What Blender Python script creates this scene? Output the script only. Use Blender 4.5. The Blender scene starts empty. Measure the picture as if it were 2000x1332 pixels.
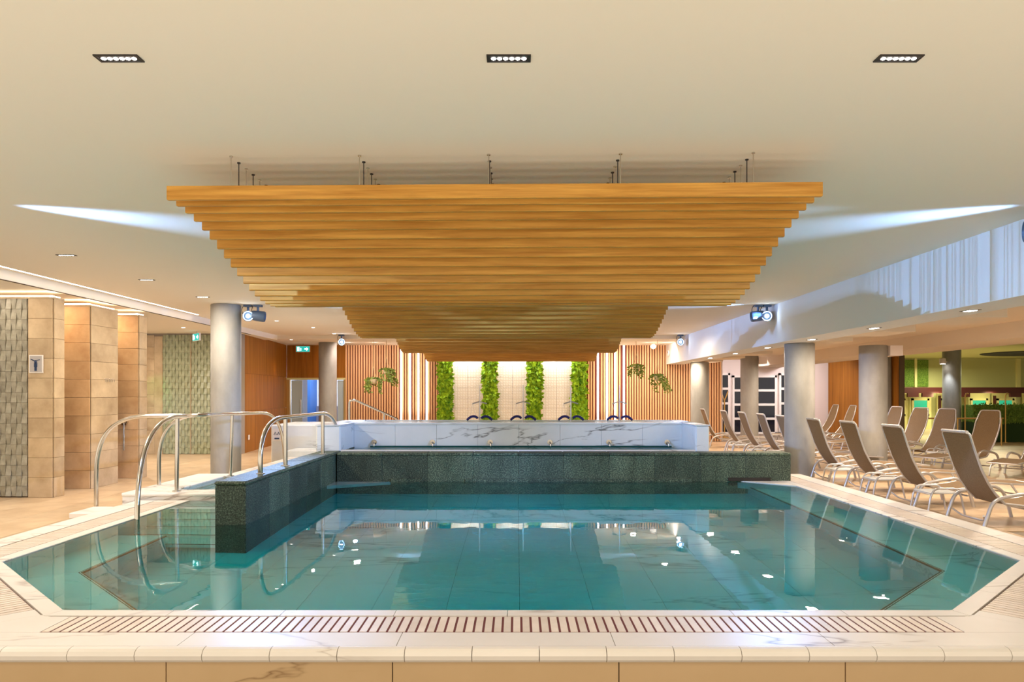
import bpy, math, random
from mathutils import Vector
R = random.Random(7)
sc = bpy.context.scene
COL = sc.collection

# ------------------------------------------------------------------ camera, world, light, exposure
cam = bpy.data.cameras.new('camera'); co = bpy.data.objects.new('camera', cam); COL.objects.link(co)
co.location = (0, 0, 1.5); co.rotation_euler = (math.pi / 2, 0, 0)
cam.sensor_width = 36; cam.lens = 25.2; cam.shift_x = -0.005; cam.shift_y = 0.051
cam.clip_start = .05; cam.clip_end = 200
sc.camera = co
w = bpy.data.worlds.new('world'); sc.world = w; w.use_nodes = True
w.node_tree.nodes['Background'].inputs[0].default_value = (1.0, .865, .69, 1)
w.node_tree.nodes['Background'].inputs[1].default_value = 1.05
sc.view_settings.view_transform = 'Standard'; sc.view_settings.look = 'None'
sc.view_settings.gamma = 1; sc.view_settings.use_curve_mapping = False
sc.view_settings.exposure = 0.5
sc.cycles.use_denoising = True
sc.cycles.max_bounces = 14; sc.cycles.diffuse_bounces = 6; sc.cycles.glossy_bounces = 5; sc.cycles.transmission_bounces = 10
sc.cycles.sample_clamp_indirect = 12; sc.cycles.caustics_refractive = True; sc.cycles.caustics_reflective = True
sc.cycles.blur_glossy = 0.5

WARM = (1.0, .87, .72); COOL = (.25, .48, 1.0); PINK = (1.0, .86, .78)
def area(name, loc, size, power, col=WARM, rot=(0, 0, 0), sizey=None, spread=None):
    l = bpy.data.lights.new(name, 'AREA'); l.shape = 'RECTANGLE'; l.size = size; l.size_y = sizey or size
    l.energy = power; l.color = col
    if spread: l.spread = spread
    o = bpy.data.objects.new(name, l); COL.objects.link(o); o.location = loc; o.rotation_euler = rot
    return o
def spot(name, loc, to, power, ang, col=COOL, blend=.6, rad=.05):
    l = bpy.data.lights.new(name, 'SPOT'); l.energy = power; l.color = col; l.spot_size = math.radians(ang)
    l.spot_blend = blend; l.shadow_soft_size = rad
    o = bpy.data.objects.new(name, l); COL.objects.link(o); o.location = loc
    o.rotation_euler = (Vector(to) - Vector(loc)).to_track_quat('-Z', 'Y').to_euler()
    return o
YB0 = 22.4
ZC = 3.1        # main ceiling
DOWN = [(x, y) for y in (0.7, 3.42) for x in (-1.9, -.04, 1.82)] + [(-5.22, y) for y in (4.7, 6.5, 8.3, 10.1, 11.9)]
for x, y in DOWN:
    area('downlight_lamp', (x, y, ZC - .03), .2, 30 if y > 4 else 5, WARM, sizey=.05)
for x, y in ((-5.0, 15.5), (-3.9, 17.5), (-4.3, 19), (-7.8, 14.5), (-8.5, 15.5), (3.6, 17.5), (3.4, 21), (-5.6, 21.3)):
    area('round_downlight_lamp', (x, y, 2.92), .12, 34, WARM)
for y in (7.8, 9.9, 12.0, 14.1, 16.2, 18.3, 20.4):
    area('soffit_lamp', (4.93, y, 2.38), .15, 16, (1, .82, .62))
for x, y in ((7.0, 8.0), (7.0, 10.8), (6.4, 12.6), (8, 17.5), (8, 20.5), (9, 23.3), (11.5, 12), (11.5, 17)):
    area('lounge_lamp', (x, y, 2.38 if x < 8.2 else 2.5), .2, 40, (1, .80, .62))
for x, y in ((13, 25), (16, 24), (21, 24), (17, 28.5)):
    area('green_hall_lamp', (x, y, 2.6), .6, 75, (1, .98, .62))
for x in (-5.0, -4.2, 3.9, 4.4, 5.7):
    area('batten_washer', (x, YB0 - 1.4, 2.97 if x < 4.5 else 2.36), .15, 9, (1, .80, .70), (math.radians(30), 0, 0))
for x, y, e in ((7.6, 23.2, 22), (9.6, 23.4, 30)):
    area('garden_door_fill', (x, y, 2.6), .3, e, (1, .90, .92), (math.radians(30), 0, 0))  # unseen fill lamps added to brighten the white garden door wall
# blue-white projector heads aimed across the ceiling and down on the pool
for s in (-1, 1):
    spot('projector_beam', (s * 4.52, 5.95, 2.97), (s * .8, 8.3, 2.90), 850, 38, COOL, 1.0)
    spot('projector_beam', (s * 4.50, 12.80, 2.93), (s * .5, 14.0, 2.99), 300, 40, COOL, .9)
    spot('projector_beam', (s * 4.55, 12.70, 2.85), (s * -.4, 6.0, -.1), 600, 50, COOL, .8)
    spot('projector_beam', (s * 4.45, 19.7, 2.85), (0, 11.5, .8), 520, 44, COOL, .8)
    spot('projector_beam', (s * 4.3, 6.2, 2.85), (s * -2.4, 10.2, .3), 1000, 50, COOL, .8)
    for y in (5.9, 12.9, 19.4):
        spot('cross_beam', (s * 4.35, y, 2.86), (s * -4.65, y + (1.8 if y < 19 else -1.5), 2.35 if y < 10 else 2.45), (1500 if y < 10 else 1250) if s < 0 else 650, 26 if y < 10 else 37, COOL, .9, .015)

# ------------------------------------------------------------------ helpers
def lin(r, g, b):
    f = lambda c: c / 12.92 if c <= .04045 else ((c + .055) / 1.055) ** 2.4
    return (f(r / 255), f(g / 255), f(b / 255), 1)
class NT:
    def __init__(s, name):
        s.m = bpy.data.materials.new(name); s.m.use_nodes = True; s.t = s.m.node_tree; s.p = s.t.nodes['Principled BSDF']
    def n(s, k, **kw):
        q = s.t.nodes.new(k)
        for a, b in kw.items():
            if a in q.inputs.keys() if isinstance(a, str) else False: q.inputs[a].default_value = b
            else: setattr(q, a, b)
        return q
    def l(s, a, b): s.t.links.new(a, b)
    def coords(s, scale=(1, 1, 1), kind='Object', rnd=False):
        tc = s.n('ShaderNodeTexCoord'); mp = s.n('ShaderNodeMapping'); mp.inputs['Scale'].default_value = scale
        if kind == 'World':
            g = s.n('ShaderNodeNewGeometry'); s.l(g.outputs['Position'], mp.inputs[0])
        else: s.l(tc.outputs[kind], mp.inputs[0])
        if rnd:
            oi = s.n('ShaderNodeObjectInfo'); v = s.n('ShaderNodeVectorMath', operation='SCALE'); cx = s.n('ShaderNodeCombineXYZ')
            for i in range(3): s.l(oi.outputs['Random'], cx.inputs[i])
            s.l(cx.outputs[0], v.inputs[0]); v.inputs['Scale'].default_value = 37.0
            s.l(v.outputs[0], mp.inputs['Location'])
        return mp.outputs[0]
    def noise(s, vec, scale, detail=4, rough=.55, dist=0):
        q = s.n('ShaderNodeTexNoise'); q.inputs['Scale'].default_value = scale; q.inputs['Detail'].default_value = detail
        q.inputs['Roughness'].default_value = rough; q.inputs['Distortion'].default_value = dist; s.l(vec, q.inputs['Vector']); return q
    def ramp(s, fac, stops):
        q = s.n('ShaderNodeValToRGB'); e = q.color_ramp.elements
        while len(e) < len(stops): e.new(.5)
        for i, (p, c) in enumerate(stops): e[i].position = p; e[i].color = c
        s.l(fac, q.inputs[0]); return q.outputs[0]
    def mix(s, fac, a, b, mode='MIX'):
        q = s.n('ShaderNodeMix', data_type='RGBA', blend_type=mode)
        for v, i in ((fac, 0), (a, 6), (b, 7)):
            if isinstance(v, (int, float, tuple)): q.inputs[i].default_value = v
            else: s.l(v, q.inputs[i])
        return q.outputs[2]
    def bump(s, h, strength=.3, dist=.01):
        q = s.n('ShaderNodeBump'); q.inputs['Strength'].default_value = strength; q.inputs['Distance'].default_value = dist
        s.l(h, q.inputs['Height']); s.l(q.outputs[0], s.p.inputs['Normal'])
def plain(name, c, rough=.5, metal=0, spec=.5, emit=None, es=0):
    t = NT(name); p = t.p; p.inputs['Base Color'].default_value = c; p.inputs['Roughness'].default_value = rough
    p.inputs['Metallic'].default_value = metal; p.inputs['Specular IOR Level'].default_value = spec
    if emit: p.inputs['Emission Color'].default_value = emit; p.inputs['Emission Strength'].default_value = es
    return t.m
def mottled(name, a, b, scale=3, rough=.5, bump=0, rnd=True, spec=.4, coord='Object', sc3=(1, 1, 1), detail=5, lo=.3, hi=.7):
    t = NT(name); v = t.coords(sc3, coord, rnd); n = t.noise(v, scale, detail, .6)
    c = t.ramp(n.outputs[0], [(lo, a), (hi, b)])
    if rnd:
        oi = t.n('ShaderNodeObjectInfo'); br = t.n('ShaderNodeMapRange'); br.inputs['To Min'].default_value = .90; br.inputs['To Max'].default_value = 1.06
        t.l(oi.outputs['Random'], br.inputs[0]); cm = t.n('ShaderNodeCombineXYZ')
        for i in range(3): t.l(br.outputs[0], cm.inputs[i])
        c = t.mix(1.0, c, cm.outputs[0], 'MULTIPLY')
    t.l(c, t.p.inputs['Base Color']); t.p.inputs['Roughness'].default_value = rough; t.p.inputs['Specular IOR Level'].default_value = spec
    if bump: t.bump(n.outputs[0], bump, .01)
    return t.m
def marble(name, base, base2, vein, rough=.25, vscale=1.0, amount=.6, coord='World'):
    t = NT(name); v = t.coords((1, 1, 1), coord, False)
    big = t.noise(v, 1.3 * vscale, 5, .6); c = t.ramp(big.outputs[0], [(.3, base), (.75, base2)])
    mp = t.n('ShaderNodeMapping'); mp.inputs['Rotation'].default_value = (.5, .65, .6); mp.inputs['Scale'].default_value = (.32, 1.35, 1.35); t.l(v, mp.inputs[0])
    d = t.noise(mp.outputs[0], 1.0 * vscale, 5, .58, .7)
    a = t.n('ShaderNodeMath', operation='SUBTRACT'); t.l(d.outputs[0], a.inputs[0]); a.inputs[1].default_value = .5
    b = t.n('ShaderNodeMath', operation='ABSOLUTE'); t.l(a.outputs[0], b.inputs[0])
    m = t.ramp(b.outputs[0], [(0, (1, 1, 1, 1)), (.005, (.45, .45, .45, 1)), (.016, (0, 0, 0, 1))])
    g = t.noise(v, .9 * vscale, 2); gm = t.ramp(g.outputs[0], [(.43, (0, 0, 0, 1)), (.56, (1, 1, 1, 1))])
    k = t.mix(1.0, m, gm, 'MULTIPLY'); k2 = t.mix(1.0, k, (amount,) * 3 + (1,), 'MULTIPLY')
    t.l(t.mix(k2, c, vein), t.p.inputs['Base Color']); t.p.inputs['Roughness'].default_value = rough
    return t.m
def wood(name, a, b, axis='X', rough=.45, fine=1.0, spec=.4):
    t = NT(name); s = {'X': (.6, 14, 14), 'Z': (14, 14, .6), 'Y': (14, .6, 14)}[axis]
    v = t.coords(tuple(q * fine for q in s), 'Object', True); n = t.noise(v, 2.2, 6, .65, .3)
    c = t.ramp(n.outputs[0], [(.28, a), (.72, b)])
    t.l(c, t.p.inputs['Base Color']); t.p.inputs['Roughness'].default_value = rough; t.p.inputs['Specular IOR Level'].default_value = spec
    t.bump(n.outputs[0], .15, .004); return t.m

M = {}
M['ceil'] = plain('painted_ceiling', lin(238, 230, 214), .85, spec=.1)
M['ceilr'] = plain('painted_soffit', lin(226, 212, 192), .8, spec=.1)
M['fascia'] = plain('painted_fascia', lin(226, 226, 224), .75, spec=.15)
M['marble'] = marble('white_marble', lin(228, 224, 218), lin(238, 234, 230), lin(120, 96, 76), .42, 1.0, .75)
M['marble_c'] = marble('blue_lit_marble', lin(220, 226, 230), lin(236, 240, 242), lin(84, 88, 92), .25, 1.0, .9)  # white marble with the projectors' blue light put into its colour
M['marble_shade'] = marble('shaded_marble', lin(200, 172, 132), lin(210, 182, 144), lin(112, 76, 34), .3, .9, .9)  # pool marble with its shade and warm light put into the colour
M['basin'] = marble('basin_marble', lin(236, 240, 236), lin(244, 246, 242), lin(120, 130, 125), .4, .8, .6)
M['grate'] = mottled('grate_marble', lin(228, 214, 200), lin(242, 232, 222), 6, .4)
M['slot'] = plain('rust_slot', lin(112, 52, 40), .8)
M['grout'] = plain('grey_grout', lin(150, 138, 122), .9)
M['grout_d'] = plain('dark_grout', lin(92, 76, 58), .9)
M['floor'] = mottled('sandstone_floor', lin(192, 164, 130), lin(220, 196, 164), 2.2, .38, .05, spec=.4)
M['stone'] = mottled('travertine', lin(176, 152, 120), lin(210, 188, 154), 3.0, .5, .08)
M['stone_lit'] = mottled('amber_lit_travertine', lin(190, 150, 108), lin(220, 184, 140), 3.0, .5, .08)  # travertine with the orange niche light put into its colour
M['reltile'] = mottled('glazed_relief_tile', lin(140, 136, 120), lin(176, 172, 156), 9, .32, .05)
M['reltile2'] = mottled('pale_relief_tile', lin(150, 156, 126), lin(186, 190, 160), 9, .35)
M['concrete'] = mottled('concrete', lin(140, 139, 134), lin(166, 165, 160), 2.5, .6, .1, True, sc3=(1, 1, .5))
def granite():
    t = NT('dark_granite'); v = t.coords((1, 1, 1), 'World'); n = t.noise(v, 60, 3, .7); v2 = t.coords((1.5, 1.5, .6), 'World')
    n2 = t.noise(v2, 2.4, 4, .6, .4)
    c1 = t.ramp(n.outputs[0], [(.36, lin(30, 40, 36)), (.5, lin(66, 80, 72)), (.68, lin(136, 148, 132))])
    c2 = t.ramp(n2.outputs[0], [(.3, (.55, .6, .5, 1)), (.7, (1.25, 1.25, 1.1, 1))])
    c = t.mix(1.0, c1, c2, 'MULTIPLY')
    oi = t.n('ShaderNodeObjectInfo'); c3 = t.ramp(oi.outputs['Random'], [(0, (.6, .66, .66, 1)), (1, (1.45, 1.45, 1.3, 1))])
    t.l(t.mix(1.0, c, c3, 'MULTIPLY'), t.p.inputs['Base Color']); t.p.inputs['Roughness'].default_value = .6
    t.bump(n.outputs[0], .2, .003); return t.m
M['granite'] = granite()
M['slat'] = wood('oak_slat', lin(172, 114, 34), lin(226, 170, 78), 'X', .5)
M['batten'] = wood('larch_batten', lin(222, 170, 118), lin(238, 196, 148), 'Z', .5)
M['batback'] = plain('batten_backing', lin(112, 52, 40), .9)
M['walnut'] = wood('brown_wood_panel', lin(134, 84, 22), lin(178, 116, 42), 'Z', .55, .35, .15)
M['steel'] = plain('brushed_steel', lin(206, 200, 190), .18, 1)
M['railteal'] = plain('dark_teal_bar', lin(20, 84, 84), .35, .4)
M['dark'] = plain('dark_housing', lin(40, 34, 32), .5)
M['black'] = plain('black_gap', lin(14, 12, 12), .8)
M['white'] = plain('white_paint', lin(236, 232, 228), .5)
M['pwall'] = plain('white_wall_paint', lin(232, 222, 218), .7)
M['led'] = plain('led_lens', (1, 1, 1, 1), .5, emit=(1, .93, .85, 1), es=14)
M['ledstrip'] = plain('led_strip_glow', (1, 1, 1, 1), .5, emit=(1, .90, .84, 1), es=5)
M['ledcove'] = plain('led_cove_glow', (1, 1, 1, 1), .5, emit=(1, .80, .58, 1), es=7)
M['ledpanel'] = plain('led_tube_glow', (1, 1, 1, 1), .5, emit=(1, .90, .88, 1), es=2.2)
M['beam'] = plain('projector_lens', (1, 1, 1, 1), .5, emit=(.75, .88, 1, 1), es=60)
M['projbody'] = plain('projector_body', lin(88, 108, 136), .4, .3)
M['sling'] = mottled('brown_mesh_sling', lin(120, 100, 74), lin(140, 118, 90), 90, .8, .1, False, spec=.2)
M['tube'] = plain('champagne_tube', lin(200, 198, 198), .3, .6)
M['tabletop'] = plain('frosted_tabletop', lin(206, 210, 210), .25)
M['leaf'] = mottled('leaf_green', lin(40, 104, 8), lin(176, 216, 40), 8, .6, 0, False, coord='World', spec=.2)
M['leaf2'] = mottled('pothos_leaf', lin(58, 84, 28), lin(150, 164, 70), 9, .5, 0, False, coord='World', spec=.3)
M['moss'] = plain('dark_moss', lin(36, 62, 22), .9)
M['pot'] = plain('cream_pot', lin(214, 196, 160), .6)
M['rope'] = plain('jute_rope', lin(206, 180, 140), .9)
M['foam'] = plain('blue_foam', lin(34, 36, 116), .6)
M['nightglass'] = plain('night_window_glass', lin(10, 16, 36), .06)
M['navy'] = plain('navy_plaque', lin(24, 52, 92), .5)
M['plaque'] = plain('grey_plaque', lin(176, 172, 172), .35)
M['blue'] = plain('blue_wall_paint', lin(60, 110, 180), .6)
M['greydoor'] = plain('grey_dado', lin(122, 120, 136), .6)
M['frost'] = plain('frosted_glass', lin(186, 206, 212), .3)
M['olive'] = plain('olive_wall_paint', lin(186, 185, 130), .8)
M['maroon'] = plain('maroon_beam', lin(70, 18, 16), .5)
M['cream'] = plain('cream_paint', lin(222, 214, 150), .6)
M['teal'] = plain('teal_lit_pane', lin(40, 150, 120), .3, emit=lin(40, 168, 132), es=.55)
M['signg'] = plain('exit_sign_face', lin(20, 140, 130), .4, emit=lin(20, 160, 150), es=1.0)
M['signw'] = plain('exit_sign_white', (1, 1, 1, 1), .4, emit=(.8, .95, 1, 1), es=1.8)
M['hedge'] = mottled('hedge_green', lin(60, 92, 24), lin(128, 158, 60), 30, .8, .4, False)
M['gold'] = plain('gold_metal', lin(206, 166, 92), .35, .6)
M['mirror'] = plain('tan_side_rail', lin(208, 176, 110), .3, .6)

# water: clear refractive body with blue-green absorption
def water(name, density=1.35, col=(.08, .90, .922, 1)):
    t = NT(name); t.t.nodes.remove(t.p); out = t.t.nodes['Material Output']
    g = t.n('ShaderNodeBsdfGlass'); g.inputs['IOR'].default_value = 1.33; g.inputs['Roughness'].default_value = 0.0
    v = t.coords((1, 1, 1), 'World'); n = t.noise(v, 2.2, 3, .5)
    b = t.n('ShaderNodeBump'); b.inputs['Strength'].default_value = .06; b.inputs['Distance'].default_value = .02
    t.l(n.outputs[0], b.inputs['Height']); t.l(b.outputs[0], g.inputs['Normal'])
    a = t.n('ShaderNodeVolumeAbsorption'); a.inputs['Color'].default_value = col; a.inputs['Density'].default_value = density
    t.l(g.outputs[0], out.inputs['Surface']); t.l(a.outputs[0], out.inputs['Volume']); return t.m
M['water'] = water('pool_water')

class MB:
    def __init__(s): s.v = []; s.f = []
    def add(s, vs, fs):
        o = len(s.v); s.v += [tuple(q) for q in vs]; s.f += [tuple(i + o for i in f) for f in fs]; return s
    def box(s, a, b):
        (x0, y0, z0), (x1, y1, z1) = a, b
        return s.add([(x0, y0, z0), (x1, y0, z0), (x1, y1, z0), (x0, y1, z0), (x0, y0, z1), (x1, y0, z1), (x1, y1, z1), (x0, y1, z1)],
              [(3, 2, 1, 0), (4, 5, 6, 7), (0, 1, 5, 4), (1, 2, 6, 5), (2, 3, 7, 6), (3, 0, 4, 7)])
    def bbox(s, a, b, c=.01):   # box with chamfered edges seen from every side
        (x0, y0, z0), (x1, y1, z1) = a, b; vs = []
        for sz in (0, 1):
            for sy in (0, 1):
                for sx in (0, 1):
                    X, Y, Z = (x0, x1)[sx], (y0, y1)[sy], (z0, z1)[sz]; dx, dy, dz = (c, -c)[sx], (c, -c)[sy], (c, -c)[sz]
                    vs += [(X, Y + dy, Z + dz), (X + dx, Y, Z + dz), (X + dx, Y + dy, Z)]
        I = lambda sx, sy, sz, k: ((sz * 2 + sy) * 2 + sx) * 3 + k
        fs = []
        for q in (0, 1):
            f = [I(q, 0, 0, 0), I(q, 1, 0, 0), I(q, 1, 1, 0), I(q, 0, 1, 0)]; fs.append(f if q else f[::-1])
            f = [I(0, q, 0, 1), I(1, q, 0, 1), I(1, q, 1, 1), I(0, q, 1, 1)]; fs.append(f[::-1] if q else f)
            f = [I(0, 0, q, 2), I(1, 0, q, 2), I(1, 1, q, 2), I(0, 1, q, 2)]; fs.append(f if q else f[::-1])
        for p in (0, 1):
            for q in (0, 1):
                fs.append([I(0, p, q, 1), I(1, p, q, 1), I(1, p, q, 2), I(0, p, q, 2)])
                fs.append([I(p, 0, q, 0), I(p, 1, q, 0), I(p, 1, q, 2), I(p, 0, q, 2)])
                fs.append([I(p, q, 0, 0), I(p, q, 1, 0), I(p, q, 1, 1), I(p, q, 0, 1)])
        for sx in (0, 1):
            for sy in (0, 1):
                for sz in (0, 1): fs.append([I(sx, sy, sz, 0), I(sx, sy, sz, 1), I(sx, sy, sz, 2)])
        return s.add(vs, fs)
    def prism(s, poly, z0, z1):
        n = len(poly); vs = [(x, y, z0) for x, y in poly] + [(x, y, z1) for x, y in poly]
        return s.add(vs, [tuple(range(n))[::-1], tuple(range(n, 2 * n))] + [(i, (i + 1) % n, n + (i + 1) % n, n + i) for i in range(n)])
    def tube(s, pts, r, k=8, caps=True, smooth=None):
        pts = [Vector(p) for p in pts]
        if smooth: pts = rounded(pts, smooth)
        pts = [p for i, p in enumerate(pts) if i == 0 or (p - pts[i - 1]).length > 1e-5]
        n = len(pts); vs = []; up = None
        for i, p in enumerate(pts):
            d = (pts[min(i + 1, n - 1)] - pts[max(i - 1, 0)]).normalized()
            if up is None: up = d.orthogonal().normalized()
            up = (up - d * up.dot(d)).normalized(); sd = d.cross(up)
            rr = r[i] if isinstance(r, (list, tuple)) else r
            for j in range(k):
                a = 2 * math.pi * j / k; vs.append(p + up * (math.cos(a) * rr) + sd * (math.sin(a) * rr))
        fs = [(i * k + j, i * k + (j + 1) % k, (i + 1) * k + (j + 1) % k, (i + 1) * k + j) for i in range(n - 1) for j in range(k)]
        if caps: fs += [tuple(range(k))[::-1], tuple(range((n - 1) * k, n * k))]
        return s.add(vs, fs)
    def lathe(s, prof, k=24, c=(0, 0, 0)):
        vs = [(c[0] + r * math.cos(2 * math.pi * j / k), c[1] + r * math.sin(2 * math.pi * j / k), c[2] + z) for r, z in prof for j in range(k)]
        n = len(prof); fs = [(i * k + j, i * k + (j + 1) % k, (i + 1) * k + (j + 1) % k, (i + 1) * k + j) for i in range(n - 1) for j in range(k)]
        fs += [tuple(range(k))[::-1], tuple(range((n - 1) * k, n * k))]
        return s.add(vs, fs)
    def mesh(s, name, m, smooth=False):
        me = bpy.data.meshes.new(name); me.from_pydata(s.v, [], s.f); me.validate(); me.update()
        if m: me.materials.append(m)
        if smooth:
            me.polygons.foreach_set('use_smooth', [True] * len(me.polygons))
            try: me.set_sharp_from_angle(angle=math.radians(50))
            except Exception: pass
        return me
    def build(s, name, m, parent=None, loc=(0, 0, 0), rot=None, smooth=False, **kw):
        return link(name, s.mesh(name, m, smooth), parent, loc, rot, **kw)
def rounded(pts, rad, seg=6):
    out = [pts[0]]
    for i in range(1, len(pts) - 1):
        a, b, c = pts[i - 1], pts[i], pts[i + 1]; r = min(rad, (a - b).length * .49, (c - b).length * .49)
        p = b + (a - b).normalized() * r; q = b + (c - b).normalized() * r
        for k in range(seg + 1):
            t = k / seg; out.append(p * (1 - t) ** 2 + b * 2 * t * (1 - t) + q * t * t)
    out.append(pts[-1]); return out
def link(name, me, parent=None, loc=(0, 0, 0), rot=None, label=None, cat=None, group=None, kind=None):
    o = bpy.data.objects.new(name, me); COL.objects.link(o); o.location = loc
    if rot: o.rotation_euler = rot
    if parent: o.parent = parent
    if label: o['label'] = label
    if cat: o['category'] = cat
    if group: o['group'] = group
    if kind: o['kind'] = kind
    return o
def thing(name, label, cat, loc=(0, 0, 0), rz=0, group=None, kind=None):
    return link(name, None, None, loc, (0, 0, rz), label, cat, group, kind)
def copy_tree(o, parent=None):
    c = o.copy(); COL.objects.link(c)
    if parent: c.parent = parent
    for ch in list(o.children): copy_tree(ch, c)
    return c
def box(a, b): return MB().box(a, b)
ORD = ['first', 'second', 'third', 'fourth', 'fifth', 'sixth', 'seventh', 'eighth', 'ninth', 'tenth', 'eleventh', 'twelfth']

# ------------------------------------------------------------------ the room shell
S = dict(kind='structure')
YB = 22.4
box((-7.2, -3.5, 3.1), (4.65, 19.8, 3.25)).build('ceiling', M['ceil'], label='cream painted main ceiling above the pool', cat='ceiling', **S)
box((-7.2, 19.8, 3.0), (4.65, 22.6, 3.25)).build('ceiling', M['ceil'], label='lower warm ceiling strip in front of the batten wall', cat='ceiling', **S)
lc = thing('ceiling', 'dropped cream ceiling over the shower niches', 'ceiling', **S)
box((-14, -3.5, 2.97), (-6.63, 19.8, 3.25)).build('soffit', M['ceil'], lc)
box((-6.66, -4, 2.962), (-6.635, 17.9, 2.972)).build('shadow_strip', M['grout_d'], lc)  # dark-coloured strip stands in for the shade along the ceiling edge
# fascia with lounge ceiling
box((4.65, -2, 2.4), (5.2, 22.4, 3.25)).build('wall_right', M['fascia'], label='long white bulkhead fascia above the row of columns', cat='wall', **S)
rc = thing('ceiling', 'pinkish coffered ceiling over the lounger area', 'ceiling', **S)
box((5.2, -2, 2.67), (9.3, 25.2, 2.9)).build('soffit', M['ceilr'], rc)
for y in (6.7, 8.7, 10.7, 12.7, 14.7, 16.7, 18.7, 20.7):
    box((5.2, y, 2.42), (5.95, y + .95, 2.672)).build('rib', M['ceilr'], rc)
box((8.1, -2, 2.4), (9.2, 25, 2.7)).build('trim_1', M['ceilr'], label='wide painted beam running above the lounger area', cat='beam', **S)
gc = thing('ceiling', 'green lit ceiling with dark round opening in the far hall', 'ceiling', **S)
box((9.2, -2, 2.96), (26, 31, 3.1)).build('soffit', M['olive'], gc)  # olive colour here carries the green light on this ceiling
MB().lathe([(1.85, 0), (1.9, .02), (1.9, .05)], 40, (18.9, 25.8, 2.925)).build('skylight', M['black'], gc)

# ground under everything (with a hole for the pool)
fl = thing('floor', 'sandstone tiled floor around the pool', 'floor', **S)
POOLHOLE = (-4.75, 4.65, 3.9, 12.0)
for a, b in (((-14, 2.6), (-4.75, 32)), ((4.68, 2.6), (26, 32)), ((-4.75, 12.6), (4.68, 32)), ((-4.75, 2.6), (4.68, 3.82))):
    box((a[0], a[1], -.22), (b[0], b[1], -.012 if b[1] > 4 else -.2)).build('screed', M['grout'], fl)
tm = box((-.2985, -.2985, -.012), (.2985, .2985, 0)).mesh('floor_tile', M['floor'])
tm2 = box((-.2985, -.5985, -.012), (.2985, .5985, 0)).mesh('floor_tile', M['floor'])
n = 0
for i in range(9):
    for j in range(13):
        x = -5.06 - .6 * i; y = 5.6 + 1.2 * j
        if x / y < -.80: continue
        link('floor_tile', tm2, fl, (x, y, 0)); n += 1
for i in range(10):
    for j in range(14):
        x = 5.02 + .6 * i; y = 6.0 + 1.2 * j
        if x / y > .78: continue
        link('floor_tile', tm2, fl, (x, y, 0)); n += 1
rest = MB()
for i in range(20):
    for j in range(26):
        x = 11.02 + .6 * i; y = 8 + .9 * j
        if x / y < .78: rest.box((x - .298, y - .448, -.012), (x + .298, y + .448, 0))
for i in range(15):
    for j in range(4):
        x = -4.46 + .6 * i; y = 19.6 + .9 * j; rest.box((x - .298, y - .448, -.012), (x + .298, y + .448, 0))
rest.build('far_tiling', M['floor'], fl, kind='stuff')

# ------------------------------------------------------------------ pool
WZ = .14
def ring(poly, a, prof_fn, piece, name, mat, parent, gap=.002, skip=None, stuff=False, m2=None, edges=None):
    """pieces along each edge of an open outline; prof = list of (outward, z); perpendicular joints, mitred corners"""
    pts = [Vector((x, y)) for x, y in poly]; n = len(pts); out = MB(); made = []
    dirs = [(pts[i + 1] - pts[i]).normalized() for i in range(n - 1)]
    nor = [Vector((-d.y, d.x)) * -1 for d in dirs]
    def corner(i):
        if i == 0: return nor[0]
        if i == n - 1: return nor[-1]
        m = (nor[i - 1] + nor[i]).normalized(); return m / m.dot(nor[i])
    off = [pts[i] + corner(i) * a for i in range(n)]
    for e in range(n - 1):
        if edges is not None and e not in edges: continue
        L = (off[e + 1] - off[e]).length; k = max(1, round(L / piece))
        for q in range(k):
            t0, t1 = q / k, (q + 1) / k
            p0 = off[e].lerp(off[e + 1], t0); p1 = off[e].lerp(off[e + 1], t1)
            m0 = corner(e) if q == 0 else nor[e]; m1 = corner(e + 1) if q == k - 1 else nor[e]
            g = dirs[e] * gap; prof = prof_fn; K = len(prof)
            vs = []
            for p, m, sg in ((p0, m0, g), (p1, m1, -g)):
                for u, z in prof: w_ = p + m * u + sg; vs.append((w_.x, w_.y, z))
            fs = [tuple(range(K)), tuple(range(K, 2 * K))[::-1]] + [(i, i + K, (i + 1) % K + K, (i + 1) % K) for i in range(K)]
            if stuff: out.add(vs, fs)
            else: made.append(MB().add(vs, fs).build(name, mat, parent))
    if stuff: made.append(out.build(name, mat, parent, kind='stuff'))
    return made
# outline of the water on the deck sides, walking counter-clockwise seen from above
OUT = [(-4.13, 9.05), (-4.13, 5.75), (-2.82, 4.46), (2.70, 4.46), (4.07, 5.80), (4.07, 12.0)]
pool = thing('swimming_pool', 'raised white marble pool with slotted overflow grates around teal water', 'pool', kind='thing')
for i in range(5):   # keep outline orientation explicit: outward is to the right of the walking direction
    pass
ring(OUT, .012, [(0.0, -.3), (.62, -.3), (.62, .13), (0, .13)], 99, 'coping_bed', M['grout'], pool)
ring(OUT, .0, [(0, .10), (0, .148), (.006, .152), (.115, .152), (.118, .10)], .69, 'lip_tile', M['marble'], pool)
def rect(u0, u1, z0, z1): return [(u0, z0), (u0, z1), (u1, z1), (u1, z0)]
ring(OUT, .125, [(0, .13), (.28, .13), (.28, .1465), (0, .1465)], 99, 'slot_channel', M['slot'], pool)
ring(OUT, .415, [(0, .10), (0, .15), (.215, .15), (.215, .10)], 1.1, 'coping_slab', M['marble'], pool)
ring(OUT, .632, [(0, .075), (0, .15), (.012, .151), (.035, .148), (.052, .138), (.062, .118), (.058, .095), (.044, .08), (.03, .075)], .36, 'bullnose_tile', M['marble'], pool)
ring(OUT, .60, [(0, -.6), (0, .08), (.055, .08), (.055, -.6)], 1.12, 'skirt_panel', M['marble_shade'], pool, .003)
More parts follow.
